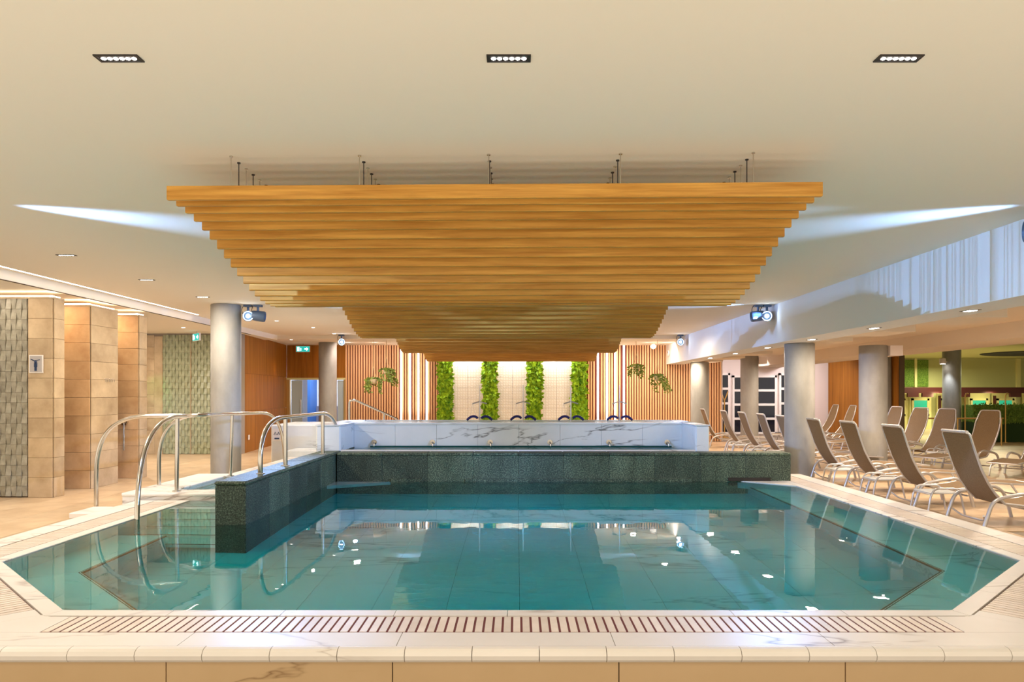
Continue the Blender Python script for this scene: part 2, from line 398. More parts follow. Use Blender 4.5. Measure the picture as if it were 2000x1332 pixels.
ring(OUT, .585, [(0, -.6), (0, .08), (.055, .08), (.055, -.6)], 99, 'skirt_bed', M['grout_d'], pool)
# grate bars: perpendicular marble bars with rust-red slots between them
P_ = [Vector(p) for p in OUT]
barm = {}
def bars(e, s0, s1, name='grate_bar', stuff=False):
    a, b = P_[e], P_[e + 1]; d = (b - a).normalized(); nn = Vector((d.y, -d.x)); L = (b - a).length
    pitch = .0545; ang = math.atan2(d.y, d.x); mm = MB()
    k = int((L - s0 - s1) / pitch)
    if 'm' not in barm: barm['m'] = MB().box((-.0205, -.27, -.02), (.0205, 0, 0)).mesh('grate_bar', M['grate'])
    for i in range(k):
        c = a + d * (s0 + (i + .5) * pitch) + nn * .13
        if not stuff: link('grate_bar', barm['m'], pool, (c.x, c.y, .15), (0, 0, ang))
        else:
            q = []
            for z in (.13, .15):
                for du, dv in ((-.0215, 0), (.0215, 0), (.0215, .27), (-.0215, .27)):
                    w_ = c + d * du + nn * dv; q.append((w_.x, w_.y, z))
            mm.add(q, [(0, 1, 2, 3), (4, 7, 6, 5), (0, 4, 5, 1), (1, 5, 6, 2), (2, 6, 7, 3), (3, 7, 4, 0)])
    if stuff: mm.build('side_grate', M['grate'], pool, kind='stuff')
    # blank marble ends up to the corners
    for t0, t1 in ((0, s0), (s0 + k * pitch, L)):
        m = MB()
        c0 = a + d * t0 + nn * .125; c1 = a + d * t1 + nn * .125
        if t0 < 0 and e > 0: c0 = a + d * 0 + nn * .125
        q = [c0, c1, c1 + nn * .285, c0 + nn * .285]
        m.prism([(v.x, v.y) for v in q][::-1], .10, .1495)
        m.build('blank_slab', M['marble'], pool)
bars(2, .12, .14); bars(1, .22, .12); bars(3, .12, .22)
bars(0, .1, .12, stuff=True); bars(4, .12, .1, stuff=True)
for i in (1, 2, 3, 4):   # wedge slabs that close the grate corners
    n0 = P_[i] - P_[i - 1]; n0 = Vector((n0.y, -n0.x)).normalized(); n1 = P_[i + 1] - P_[i]; n1 = Vector((n1.y, -n1.x)).normalized()
    m_ = (n0 + n1).normalized(); m_ = m_ / m_.dot(n0)
    A = P_[i] + m_ * .125; B = P_[i] + m_ * .41
    q = [P_[i] + n0 * .125, P_[i] + n0 * .41, B, P_[i] + n1 * .41, P_[i] + n1 * .125]
    MB().prism([(v.x, v.y) for v in q], .10, .1492).build('corner_slab', M['marble'], pool)

# basin
FZ = -1.15
bt = MB()
for (x, y), (x2, y2) in zip([(-3.12, 9.05)] + OUT, OUT): bt.add([(x, y, .13), (x2, y2, .13), (x2, y2, FZ), (x, y, FZ)], [(0, 1, 2, 3)])
bt.build('basin_wall', M['basin'], pool)
tl = MB().box((-.298, -.598, -.02), (.298, .598, 0)).mesh('basin_tile', M['basin'])
for i in range(14):
    for j in range(6):
        link('basin_tile', tl, pool, (-3.88 + .6 * i, 5.05 + 1.2 * j, FZ))
box((-4.3, 4.4, FZ - .1), (4.3, 11.3, FZ - .02)).build('basin_bed', M['grout'], pool)
LZ = -.42
led = [(-4.13, 7.4), (-4.13, 5.75), (-2.82, 4.46), (2.70, 4.46), (4.07, 5.80), (4.07, 11.1)]
ring(led, -.5, [(0, FZ), (0, LZ), (.5, LZ), (.5, FZ)], 1.2, 'bench_ledge', M['basin'], pool, .001)
ring(led, -.515, [(0, LZ - .05), (0, LZ - .005), (.03, LZ + .002), (.03, LZ - .05)], 99, 'bench_edge', M['grout_d'], pool, 0)
for k in range(6):
    z = -.02 - .16 * k; y1 = 9.05; y0 = 9.05 - .27 * (k + 1)
    box((-4.13, y0, z - .16), (-3.12, y1, z)).build('stair_tread', M['basin'], pool)
    box((-4.12, y0 - .004, z - .03), (-3.12, y0 + .004, z - .004)).build('stair_nosing', M['grout_d'], pool)
MB().prism([(-2.8, 10.55), (-1.95, 11.05), (-2.8, 11.05)], -.2, .12).build('corner_seat', M['basin'], pool)
MB().prism([(4.07, 10.45), (4.07, 11.1), (3.4, 11.1)], -.6, .15).build('corner_seat', M['marble'], pool)
wpoly = [(-4.14, 9.06), (-4.14, 5.745), (-2.825, 4.45), (2.705, 4.45), (4.08, 5.795), (4.08, 11.1), (-2.85, 11.1), (-2.85, 7.45), (-3.08, 7.45), (-3.08, 9.06)]
MB().prism(wpoly, FZ - .05, WZ).build('pool_water', M['water'], label='still teal water filling the large marble pool', cat='water', kind='stuff')

# dark stone walls in the pool
sp = thing('stone_wall', 'low dark granite wall running away from the pool steps', 'wall', kind='thing')
y = 7.4
for k in range(8):
    MB().bbox((-3.12, y + .001, FZ), (-2.8, y + .708, .545), .006).build('stone_panel', M['granite'], sp); y += .71
y = 7.4
for k in range(5):
    MB().bbox((-3.13, y - .01 + .001, .545), (-2.79, y + 1.12, .59), .018).build('cap_stone', M['granite'], sp); y += 1.13
dk = thing('stone_wall', 'long dark granite wall at the back of the pool', 'wall', kind='thing')
x = -2.78
for k in range(10):
    x1 = min(x + .7, 4.24)
    MB().bbox((x + .001, 11.05, .02 if k < 9 else .02), (x1 - .001, 11.38, .535), .004).build('stone_panel', M['granite'], dk)
    MB().bbox((x + .001, 11.04, .535), (x1 - .001, 11.40, .58), .012).build('cap_stone', M['granite'], dk)
    x = x1
box((-2.78, 11.09, FZ), (4.1, 11.38, .03)).build('plinth', M['granite'], dk)
box((3.25, 11.03, .15), (3.9, 11.07, .2)).build('overflow_slot', M['dark'], dk)
for a, b in ((-1.94, -1.45), (-.8, .2), (.2, 1.3), (1.3, 2.7)): MB().bbox((a, 11.02, -.1), (b - .003, 11.06, .185), .003).build('base_stone', M['granite'], dk)

# upper massage basin and raised pool behind
up = thing('raised_pool', 'raised white marble pool behind the dark granite wall', 'pool', kind='thing')
x = -2.8
for k in range(8):
    x1 = min(x + .7075, 2.83); MB().bbox((x + .0015, 12.3, 0), (x1 - .0015, 12.5, .965), .003).build('marble_panel', M['marble_c'], up); x = x1
box((-3.0, 12.27, .965), (3.05, 12.62, 1.0)).build('rim', M['marble_c'], up)
for s, xa, xb in ((1, 2.83, 3.05), (-1, -3.19, -2.8)):
    MB().bbox((xa, 11.36, 0), (xb, 13.4, .98), .02).build('wing_wall', M['marble_c'], up)
    MB().bbox((xa - .01, 11.34, .98), (xb + .01, 13.4, 1.0), .008).build('wing_cap', M['marble_c'], up)
box((-3.1, 13.25, 0), (3.05, 13.45, 1.0)).build('far_wall', M['marble_c'], up)
box((-2.8, 11.38, .54), (2.83, 11.47, .6)).build('overflow_lip', M['marble'], up)
box((-2.8, 11.47, .1), (2.83, 12.3, .25)).build('seat_bench', M['basin'], up)
MB().box((-2.81, 11.46, .2), (2.84, 12.31, .565)).build('massage_water', M['water'], label='narrow strip of teal water below the six spouts', cat='water', kind='stuff')
MB().box((-2.85, 12.45, .3), (2.9, 13.3, .985)).build('raised_pool_water', M['water'], label='water of the raised marble pool', cat='water', kind='stuff')
box((-2.8, 12.5, .2), (2.83, 13.2, .32)).build('upper_floor', M['basin'], up)
SX = (-2.45, -1.45, -.46, .56, 1.57, 2.57)
t = thing('grab_rail', 'long thin grab rail on six wall brackets above the massage basin', 'grab rail', (0, 12.3, .66))
for x in SX:
    fl2 = MB().tube([(x, 0, 0), (x, -.02, 0)], .045, 16).build('flange', M['steel'], t, smooth=True)
    MB().tube([(x, -.01, 0), (x, -.06, 0), (x + .01, -.085, -.02), (x + .01, -.09, -.07)], .015, 8, smooth=.04).build('bracket', M['steel'], t, smooth=True)
MB().tube([(SX[0] - .05, -.09, -.07), (SX[-1] + .06, -.09, -.07)], .016, 10).build('bar', M['railteal'], t, smooth=True)
# white side blocks on the left of the raised pool
blk = thing('stair_block', 'white marble stair block beside the raised pool', 'steps')
MB().bbox((-5.15, 15.0, 0), (-3.2, 16.6, .84), .02).build('upper_block', M['marble_c'], blk)
MB().bbox((-4.6, 14.2, 0), (-3.2, 15.0, .36), .01).build('lower_step', M['marble_c'], blk)
pq = thing('sign_plaque', 'small white plaque with blue marks on the marble stair block', 'sign', (-5.02, 14.99, .63))
box((-.09, -.012, -.13), (.09, 0, .13)).build('plate', M['white'], pq)
for k, (a, b) in enumerate(((-.06, -.01), (.01, .06))): MB().tube([(a, -.014, .0), ((a + b) / 2, -.014, .06), (b, -.014, .0)], .008, 6).build('mark', M['navy'], pq)
box((-.05, -.016, -.09), (.05, -.012, -.06)).build('mark', M['navy'], pq)

# left landing slab with foot bath
ld = thing('marble_landing', 'white marble landing slab with shallow foot bath left of the granite wall', 'landing')
MB().bbox((-5.0, 9.05, .20), (-3.13, 9.38, .24), .01).build('front_slab', M['marble'], ld)
MB().bbox((-5.0, 9.38, .20), (-4.47, 11.0, .24), .01).build('side_slab', M['marble'], ld)
box((-5.0, 9.08, -.1), (-3.13, 9.36, .2)).build('riser', M['marble'], ld)
box((-4.98, 9.36, -.1), (-4.49, 11.0, .2)).build('riser', M['marble'], ld)
MB().bbox((-5.0, 11.0, .20), (-3.13, 11.25, .24), .01).build('back_slab', M['marble'], ld)
for k in range(5): MB().bbox((-4.5, 11.25 + .8 * k, .2), (-4.3, 12.045 + .8 * k, .24), .01).build('kerb_stone', M['marble'], ld)
box((-4.48, 11.0, -.1), (-4.32, 15.2, .2)).build('riser', M['marble'], ld)
box((-4.47, 9.36, -.05), (-3.13, 15.2, .0)).build('bath_floor', M['basin'], ld)
MB().box((-4.485, 9.35, -.03), (-3.11, 11.05, .16)).build('foot_bath_water', M['water'], label='shallow water in the foot bath of the marble landing', cat='water', kind='stuff')
MB().bbox((-5.35, 8.55, 0), (-4.8, 9.05, .07), .01).build('low_step', M['marble'], label='low white marble step at the corner of the pool coping', cat='step')

# ------------------------------------------------------------------ handrails
def rail(label, pts, posts, r=.027, flanges=()):
    t = thing('handrail', label, 'handrail', group='steel handrails at the pool')
    MB().tube(pts, r, 12).build('rail', M['steel'], t, smooth=True)
    for a, b in posts:
        MB().tube([a, b], r * .95, 12).build('post', M['steel'], t, smooth=True)
        MB().tube([a, (a[0], a[1], a[2] + .008)], .055, 16).build('flange', M['steel'], t, smooth=True)
    for a in flanges: MB().tube([a, (a[0], a[1], a[2] + .008)], .05, 16).build('flange', M['steel'], t, smooth=True)
    return t
def bez(ctrl, n=14):
    ctrl = [Vector(c) for c in ctrl]; out = []
    for k in range(n + 1):
        t = k / n; a = ctrl[:]
        while len(a) > 1: a = [a[i] * (1 - t) + a[i + 1] * t for i in range(len(a) - 1)]
        out.append(a[0])
    return out
rz = 1.21
p = [Vector((-5.36, 9.13, 0)), Vector((-5.36, 9.13, .45))] + bez([(-5.36, 9.13, .45), (-5.36, 9.13, 1.0), (-5.15, 9.13, rz), (-4.7, 9.2, rz)]) \
    + rounded([Vector((-4.7, 9.2, rz)), Vector((-4.26, 9.3, rz)), Vector((-4.26, 9.02, rz))], .12) \
    + bez([(-4.26, 9.02, rz), (-4.24, 8.35, rz), (-4.16, 7.8, .95), (-4.10, 7.72, .35), (-4.08, 7.7, -.4)], 20)
rail('curved steel handrail dipping into the water beside the steps', p, [((-4.37, 9.2, .24), (-4.37, 9.22, rz - .02))])
p = [Vector((-4.92, 9.85, .24)), Vector((-4.92, 9.85, .55))] + bez([(-4.92, 9.85, .55), (-4.92, 9.85, 1.0), (-4.72, 9.85, 1.19), (-4.4, 9.85, 1.2)]) \
    + [Vector((-4.33, 10.0, 1.2)), Vector((-4.33, 12.0, 1.17))] + bez([(-4.33, 12.0, 1.17), (-4.33, 12.9, 1.17), (-4.3, 13.2, .9), (-4.3, 13.25, .24)])
rail('long steel handrail along the marble kerb behind the foot bath', p, [((-4.36, 10.9, .24), (-4.33, 10.9, 1.17))])
X3 = -2.9
p = [Vector((X3, 8.1, .59))] + bez([(X3, 8.1, .59), (X3, 8.05, 1.0), (X3, 8.25, 1.2), (X3, 8.9, 1.2)]) + [Vector((X3, 10.6, 1.2))] \
    + bez([(X3, 10.6, 1.2), (X3, 11.3, 1.2), (X3 + .02, 11.5, 1.0), (X3 + .03, 11.6, .59)])
rail('steel handrail standing on top of the dark granite wall', p, [((X3, 8.97, .59), (X3, 8.97, 1.19)), ((X3, 10.7, .59), (X3, 10.7, 1.19))], flanges=[(X3, 8.1, .59)])
rail('slanting steel handrail beside the raised pool in front of the batten wall',
     [(-3.28, 14, 0), (-3.28, 14, 1.3)] + bez([(-3.28, 14, 1.3), (-3.28, 14, 1.38), (-3.15, 14, 1.36)], 5) + [(-2.34, 14, 1.0), (-2.3, 14, .9), (-2.3, 14, 0)], [((-2.6, 14, .0), (-2.6, 14, 1.1))], .02)

# ------------------------------------------------------------------ wooden wave canopy
cv = thing('slatted_canopy', 'wavy canopy of oak slats hung on rods below the ceiling', 'canopy')
prof = [(-.02, .006), (-.014, 0), (.014, 0), (.02, .006), (.02, .092), (-.02, .092)]
sm = MB().add([(x, y, z) for x in (-2.19, 2.19) for y, z in prof], [tuple(range(6)), tuple(range(6, 12))[::-1]] + [(i, (i + 1) % 6, (i + 1) % 6 + 6, i + 6) for i in range(6)])
bm_ = sm.mesh('slat', M['slat'])
me_ = bm_; me_.flip_normals()
SK = math.radians(-1.2); rods = MB(); nrod = 0
for k in range(105):
    y = 4.8 + .135 * k; z = 2.568 + .235 * math.cos(2 * math.pi * (y - 4.8) / 4.0)
    link('slat', bm_, cv, (-.17, y, z), (0, 0, SK))
    for xr in (-1.93, -1.06, -.19, .69, 1.57):
        yy = y + (xr + .17) * math.sin(SK)
        if k < 9:
            MB().tube([(xr, yy, z + .09), (xr, yy, 3.1)], .0035, 6).tube([(xr, yy, 3.092), (xr, yy, 3.1)], .012, 8).build('suspension_rod', M['dark'] if k % 2 else M['steel'], cv)
        else: rods.tube([(xr, yy, z + .09), (xr, yy, 3.1)], .0035, 4)
rods.build('suspension_rods', M['steel'], cv, kind='stuff')

# ------------------------------------------------------------------ downlights
def rect_light():
    t = thing('downlight', '', 'light')
    m = MB(); W, D = .105, .036
    for a, b in (((-W, -D), (W, -D + .009)), ((-W, D - .009), (W, D)), ((-W, -D), (-W + .014, D)), ((W - .014, -D), (W, D))): m.box((a[0], a[1], -.006), (b[0], b[1], .0))
    m.build('frame', M['dark'], t)
    box((-W + .01, -D + .008, -.0035), (W - .01, D - .008, -.001)).build('reflector', M['dark'], t)
    lm = MB().lathe([(.0115, 0), (.0115, -.002), (.009, -.004)], 12).mesh('led_lens', M['led'])
    for k in range(6): link('led_lens', lm, t, (-.0725 + .029 * k, 0, -.0035))
    return t
proto = rect_light(); first = True
names = {(-1.9, 3.42): 'left one of the three six-lamp downlights nearest the camera', (-.04, 3.42): 'middle one of the three six-lamp downlights nearest the camera',
         (1.82, 3.42): 'right one of the three six-lamp downlights nearest the camera', (-5.22, 8.3): 'nearest small rectangular downlight beside the ceiling light line',
         (-5.22, 10.1): 'second small rectangular downlight beside the ceiling light line', (-5.22, 11.9): 'third small rectangular downlight beside the ceiling light line'}
for (x, y), lb in names.items():
    t = proto if first else copy_tree(proto); first = False
    t.location = (x, y, ZC); t['label'] = lb; t['group'] = 'rectangular ceiling downlights'
def round_light(x, y, z, lb, grp, r=.05):
    t = thing('round_downlight', lb, 'light', (x, y, z), group=grp)
    MB().lathe([(r, 0), (r, -.006), (r * .8, -.008), (r * .78, -.002)], 20).build('trim_ring', M['white'], t, smooth=True)
    MB().lathe([(r * .72, -.001), (r * .72, -.006)], 16).build('lens', M['led'], t)
for i, (x, y, z) in enumerate(((-5.3, 15.8, 3.1), (-4.95, 17.4, 3.1), (-4.9, 19.2, 3.1), (-6.3, 20.0, 3.0), (-6.55 - .9, 16.0, 2.97), (-9.0, 17.0, 2.97))):
    round_light(x, y, z, ['round downlight in the ceiling just right of the nearest left column', 'round downlight midway between the two left columns',
      'round downlight just before the far left column', 'round downlight above the brown wood panels', 'round downlight above the patterned tile wall', 'round downlight above the dark passage door'][i], 'round downlights in the left ceiling')
for i, y in enumerate((7.8, 9.9, 12.0, 14.1, 16.2, 18.3)):
    t = thing('soffit_light', f'{ORD[i]} recessed light from the camera under the white bulkhead', 'light', (4.93, y, 2.4), group='recessed lights under the bulkhead')
    MB().box((-.06, -.1, -.004), (.06, .1, 0)).build('frame', M['dark'], t); MB().box((-.035, -.07, -.008), (.035, .07, -.003)).build('lens', M['led'], t)
t = thing('ceiling_light_line', 'thin glowing light line recessed in the left ceiling', 'light', (-6.5, 9, 3.1))
box((-.02, -6, -.004), (.02, 5.6, .0)).build('diffuser', M['ledstrip'], t)
box((-.028, -6.01, -.002), (.028, 5.61, .0)).build('channel', M['white'], t)

# projector heads
def projector(x, y, aims, lb, zc=3.1):
    t = thing('projector_light', lb, 'light', (x, y, zc), group='blue white projector lights under the ceiling')
    for k, (dx, to, lit) in enumerate(aims):
        MB().box((dx - .07, -.05, -.035), (dx + .07, .05, 0)).build('mounting_plate', M['projbody'], t)
        MB().tube([(dx, 0, -.03), (dx, 0, -.14)], .022, 10).build('stem', M['projbody'], t)
        d = Vector(to).normalized(); c = Vector((dx, 0, -.2)); q = d.to_track_quat('Z', 'Y').to_euler()
        MB().lathe([(.05, -.12), (.085, -.1), (.095, -.02), (.098, .1), (.09, .125), (.075, .11), (.07, .1)], 20).build('head', M['projbody'], t, c, q, smooth=True)
        if lit: MB().lathe([(.032, .1), (.032, .112), (.015, .12)], 20).build('lens', M['beam'], t, c, q)
        MB().tube([(dx - .08, 0, -.01), (dx - .12, 0, -.08), (dx - .1, 0, -.16)], .006, 6, smooth=.05).build('cable', M['dark'], t)
toC = lambda x, y: (-x, -y, -1.35)
projector(-4.83, 13, [(-.05, toC(-4.8, 13), True), (.13, (.95, .15, -.12), False)], 'pair of projector heads beside the nearest left column')
projector(4.45, 13, [(-.08, (-.95, .1, -.1), False), (.08, toC(4.4, 13), True)], 'pair of projector heads in front of the white bulkhead')
projector(-4.8, 19.6, [(0, toC(-4.8, 19.6), True)], 'single projector head beside the far left column')
projector(4.47, 19.6, [(0, toC(4.4, 19.6), True)], 'single small projector head at the far end of the bulkhead')
projector(4.5, 6.15, [(0, (-.9, .4, -.02), False)], 'projector head at the near end of the bulkhead')

# ------------------------------------------------------------------ columns
CB = [(-5.28, 13.0, 3.1, 'grey concrete column standing nearest on the left behind the handrails'), (-5.6, 21.2, 3.0, 'far grey concrete column in front of the glass doors'),
      (5.12, 13.0, 2.4, 'grey concrete column behind the right end of the granite wall'), (7.1, 14.3, 2.45, 'concrete column standing among the sun loungers'),
      (5.3, 20.8, 2.4, 'far concrete column in front of the right batten wall'), (7.0, 21.6, 2.67, 'far concrete column in front of the white glazed doors'),
      (13.7, 22.6, 2.96, 'brown grey column with a small spotlight in the green hall'), (10.9, 21.3, 2.96, 'narrow dark column half hidden behind the lounge column')]
for x, y, h, lb in CB:
    r = .26 if 'narrow' not in lb else .2
    o = MB().lathe([(r, 0), (r, h - .01), (r - .01, h)], 48, (0, 0, 0)).build('column', M['concrete'], None, (x, y, 0), smooth=True, label=lb, cat='column', kind='structure')

# ------------------------------------------------------------------ left stone blocks
def tiled(parent, a, b, z0, z1, rows, cols, mat, name='stone_tile', th=.02, gap=.003, r0=0):
    """flat tiles on the vertical face from a to b (plan points); outward normal is to the right of a->b"""
    a, b = Vector(a), Vector(b); d = (b - a); L = d.length; d = d / L; nn = Vector((d.y, -d.x)); ang = math.atan2(d.y, d.x)
    w_, h = L / cols, (z1 - z0) / rows
    me = MB().bbox((gap / 2, -th, gap / 2), (w_ - gap / 2, 0, h - gap / 2), .003).mesh(name, mat)
    for i in range(cols):
        for j in range(rows):
            p = a + d * (i * w_)
            link(name, me, parent, (p.x, p.y, z0 + j * h), (0, 0, ang))
def stone_block(label, x0, y0, x1, y1, matf, mats, colsf, rel=None):
    t = thing('wall_left', label, 'wall', **S)
    box((x0, y0, 0), (x1, y1, 2.86)).build('core', M['grout_d'], t)
    if rel is None: tiled(t, (x0, y0), (x1, y0), 0, 2.86, 10, colsf, matf)
    else:
        tiled(t, (rel, y0), (x1, y0), 0, 2.86, 10, 1, matf)
    tiled(t, (x1, y0), (x1, y1), 0, 2.86, 10, 1, mats)
    box((x0, y0 - .02, 2.86), (x1 + .02, y1, 2.885)).build('cap', M['stone'], t)
    box((x0, y0 + .02, 2.89), (x1 - .03, y0 + .05, 2.91)).build('cove_light', M['ledcove'], t)
    box((x1 - .06, y0 + .02, 2.89), (x1 - .03, y1 - .02, 2.91)).build('cove_light', M['ledcove'], t)
    return t
b1 = stone_block('travertine wall block with relief tiles and a pictogram sign', -9.0, 10.32, -6.68, 10.55, M['stone'], M['stone'], 1, rel=-7.03)
# relief tiles (trapezoid wedges)
th_, tw_ = .1465, .0765
for ci in range(9):
    for r_ in range(19):
        x = -7.04 - tw_ * (ci + 1); z = .02 + .1495 * r_; fl_ = (ci + r_) % 2
        m = R.uniform(.0, .002); c = .014
        y0, y1 = (-.022, -.006) if fl_ else (-.006, -.022)
        vs = [(0 if fl_ else c, y0 - m, 0), (tw_ - .002 - (0 if fl_ else c), y0 - m, 0), (tw_ - .002 - (c if fl_ else 0), y1 - m, th_), (c if fl_ else 0, y1 - m, th_), (0, 0, 0), (tw_ - .002, 0, 0), (tw_ - .002, 0, th_), (0, 0, th_)]
        MB().add(vs, [(0, 1, 2, 3), (7, 6, 5, 4), (4, 5, 1, 0), (3, 2, 6, 7), (0, 3, 7, 4), (1, 5, 6, 2)]).build('relief_tile', M['reltile'], b1, (x, 10.31, z))
b2 = stone_block('amber lit travertine wall block carrying small metal hooks', -9.0, 11.25, -6.70, 12.0, M['stone_lit'], M['stone'], 4)
b3 = stone_block('pale travertine wall block with a hand shower', -9.0, 12.65, -6.68, 12.9, M['stone_lit'], M['stone'], 4)
for y, e in ((10.85, 9), (12.3, 9)):
    area('niche_lamp', (-7.3, y, 2.93), .6, e, (1, .72, .46), sizey=.25)
area('niche_lamp', (-7.6, 9.9, 2.93), 1.4, 7, (1, .84, .68), sizey=.3)
# pictogram sign
sg = thing('pictogram_sign', 'square grey sign with a dark blue shower figure', 'sign', (-6.9, 10.29, 1.92))
box((-.1, -.012, -.13), (.1, 0, .13)).build('frame', M['white'], sg); box((-.085, -.016, -.115), (.085, -.011, .115)).build('plate', M['plaque'], sg)
m = MB(); m.tube([(0, -.018, .03), (0, -.018, .0301)], .016, 12)
MB().lathe([(.001, -.018), (.018, -.01), (.018, .01), (.001, .018)], 12).build('figure', M['navy'], sg, (0, -.02, .028))
box((-.022, -.022, -.045), (.022, -.016, .012)).box((-.016, -.022, -.1), (.016, -.016, -.04)).build('figure', M['navy'], sg)
MB().tube([(-.07, -.018, .07), (-.015, -.018, .05), (.06, -.018, .06)], .004, 6).tube([(-.07, -.018, .065), (-.01, -.018, .035)], .003, 6).build('spray', M['navy'], sg)
hk = thing('hook_rail', 'row of small shiny metal hooks on the amber block side', 'hooks', (-6.675, 11.7, 1.72))
for k in range(6): MB().tube([(0, -.12 + .05 * k, .02), (.03, -.12 + .05 * k, 0), (.03, -.12 + .05 * k, -.04)], .005, 6).build('hook', M['steel'], hk)
sh = thing('hand_shower', 'round wall shower fitting with hanging hose on the pale block', 'shower', (-6.9, 12.62, 1.0))
MB().tube([(0, 0, 0), (0, -.05, 0)], .06, 18).build('rosette', M['steel'], sh, smooth=True)
MB().tube([(0, -.05, 0), (.03, -.1, -.03), (.03, -.1, -.5)], .012, 8).build('hose', M['steel'], sh, smooth=True)
# far left: passage and patterned wall
pwl = thing('wall_left', 'far wall of green grey patterned tiles beside the passage door', 'wall', **S)
box((-13, 17.66, 0), (-6.8, 17.9, 2.97)).build('core', M['grout'], pwl)
box((-8.93, 17.64, 0), (-8.72, 17.66, 2.9)).build('edge_strip', M['stone'], pwl)
rt = MB()
for ci in range(17):
    for r_ in range(20):
        x = -8.72 + .078 * ci; z = .01 + .1465 * r_; a = (ci + r_) % 2
        if x > -7.42: continue
        y0, y1 = (17.615, 17.65) if a else (17.645, 17.62)
        rt.add([(x, y0, z), (x + .074, y0, z), (x + .064, y1, z + .143), (x + .01, y1, z + .143), (x, 17.66, z), (x + .074, 17.66, z), (x + .074, 17.66, z + .143), (x, 17.66, z + .143)],
               [(0, 1, 2, 3), (4, 5, 1, 0), (3, 2, 6, 7), (0, 3, 7, 4), (1, 5, 6, 2)])
rt.build('relief_tiles', M['reltile2'], pwl, kind='stuff')
tiled(pwl, (-7.0, 17.655), (-6.8, 17.655), 0, 2.93, 10, 1, M['stone'])
tiled(pwl, (-7.42, 17.655), (-7.0, 17.655), 0, 2.93, 10, 1, M['stone'])
tiled(pwl, (-9.15, 17.655), (-8.93, 17.655), 0, 2.93, 10, 1, M['stone'])
for x in (-8.72, -8.02, -7.42): box((x - .006, 17.6, 0), (x + .006, 17.66, 2.9)).build('trim_bar', M['stone'], pwl)
d1 = thing('door_1', 'dark brown passage door in the far left corner', 'door', **S)
box((-9.15 - .6, 17.5, 0), (-9.16, 17.62, 2.55)).build('leaf', M['walnut'], d1); box((-9.8, 17.48, 2.55), (-9.15, 17.62, 2.62)).build('frame', M['stone'], d1)
MB().tube([(-9.25, 17.48, 1.05), (-9.25, 17.43, 1.05), (-9.4, 17.43, 1.05)], .012, 8).build('handle', M['steel'], d1)
spot('green_accent', (-8.6, 16.9, 2.4), (-9.0, 17.64, 1.3), 10, 55, (.1, 1, .25), .9)
# brown wood panels
wl = thing('wall_left', 'brown wood panelled side wall left of the glass doors', 'wall', **S)
a, b = Vector((-6.8, 17.7)), Vector((-7.2, YB))
box((-7.45, 17.9, 0), (-7.25, YB, 3.0)).build('core', M['grout_d'], wl)
for i in range(4):
    for j, (z0, z1) in enumerate(((0, 1.05), (1.055, 2.0), (2.005, 3.0))):
        p0, p1 = a.lerp(b, i / 4 + .0005), a.lerp(b, (i + 1) / 4 - .0005)
        MB().prism([(p0.x, p0.y), (p1.x, p1.y), (p1.x - .03, p1.y), (p0.x - .03, p0.y)], z0, z1).build('wood_panel', M['walnut'], wl)
link('light_switch', box((0, -.04, -.06), (.015, .04, .06)).mesh('light_switch', M['white']), None, (-6.82, 18.2, .38), label='white switch plate low on the brown wood panels', cat='switch')
spot('wall_washer', (-6.75, 20.9, 2.9), (-7.06, 20.9, 1.2), 22, 50, (1, .6, .2), .9)

# ------------------------------------------------------------------ back wall
bw = thing('wall_back', 'long back wall of vertical larch battens', 'wall', **S)
box((-5.36, YB, 0), (6.37, YB + .2, 3.02)).build('backing', M['batback'], bw)
bt = box((-.024, -.045, 0), (.024, 0, 3.0)).mesh('batten', M['batten'])
LEDX = (-3.62, -3.34, -3.08, -2.82, 2.52, 2.80, 3.06, 3.33)
x = -5.33
while x < 6.35:
    if not (-2.47 < x < 2.17) and all(abs(x - q) > .055 for q in LEDX): link('batten', bt, bw, (x, YB, 0))
    x += .0805
for i, x in enumerate(LEDX):
    side = 'left' if x < 0 else 'right'
    t = thing('led_tube', f'{ORD[i % 4]} vertical light tube from the left in the {side} group on the batten wall', 'light', (x, YB - .05, 0), group='vertical light tubes on the batten wall')
    box((-.024, -.01, .1), (.024, .015, 2.98)).build('tube', M['ledpanel'], t); box((-.034, .012, .08), (.034, .05, 3.0)).build('housing', M['white'], t)
    area('led_tube_lamp', (x, YB - .12, 1.9), .06, 1.6, PINK, (math.pi / 2, 0, 0), sizey=2.0)
def leaves(mb, x0, x1, z0, z1, y, n, s0, s1, rnd, depth=.12):
    for k in range(n):
        x = rnd.uniform(x0, x1); z = rnd.uniform(z0, z1); yy = y - rnd.random() * depth; s = rnd.uniform(s0, s1)
        a = rnd.uniform(0, 2 * math.pi); t = rnd.uniform(-.7, .7)
        d = Vector((math.cos(a), -abs(t) * .6, math.sin(a))); e = Vector((-math.sin(a), t, math.cos(a))) * .32
        c = Vector((x, yy, z))
        q = [c, c + d * s * .45 + e * s + Vector((0, -.01, 0)), c + d * s, c + d * s * .45 - e * s]
        mb.add(q, [(0, 1, 2, 3)])
for i, x in enumerate((-2.24, -.85, .54, 1.93)):
    t = thing('plant_panel', f'{ORD[i]} vertical strip of bright green foliage from the left on the back wall', 'plant wall', (x, YB - .02, 0), group='green plant strips on the back wall')
    box((-.19, -.04, .1), (.19, .0, 2.98)).build('backing', M['moss'], t)
    for s in (-1, 1): box((s * .2 - .012, -.09, .1), (s * .2 + .012, .0, 2.98)).build('edge_trim', M['batten'], t)
    m = MB(); leaves(m, -.18, .18, .4, 2.8, -.05, 1900, .07, .17, random.Random(i)); m.build('foliage', M['leaf'], t, kind='stuff')
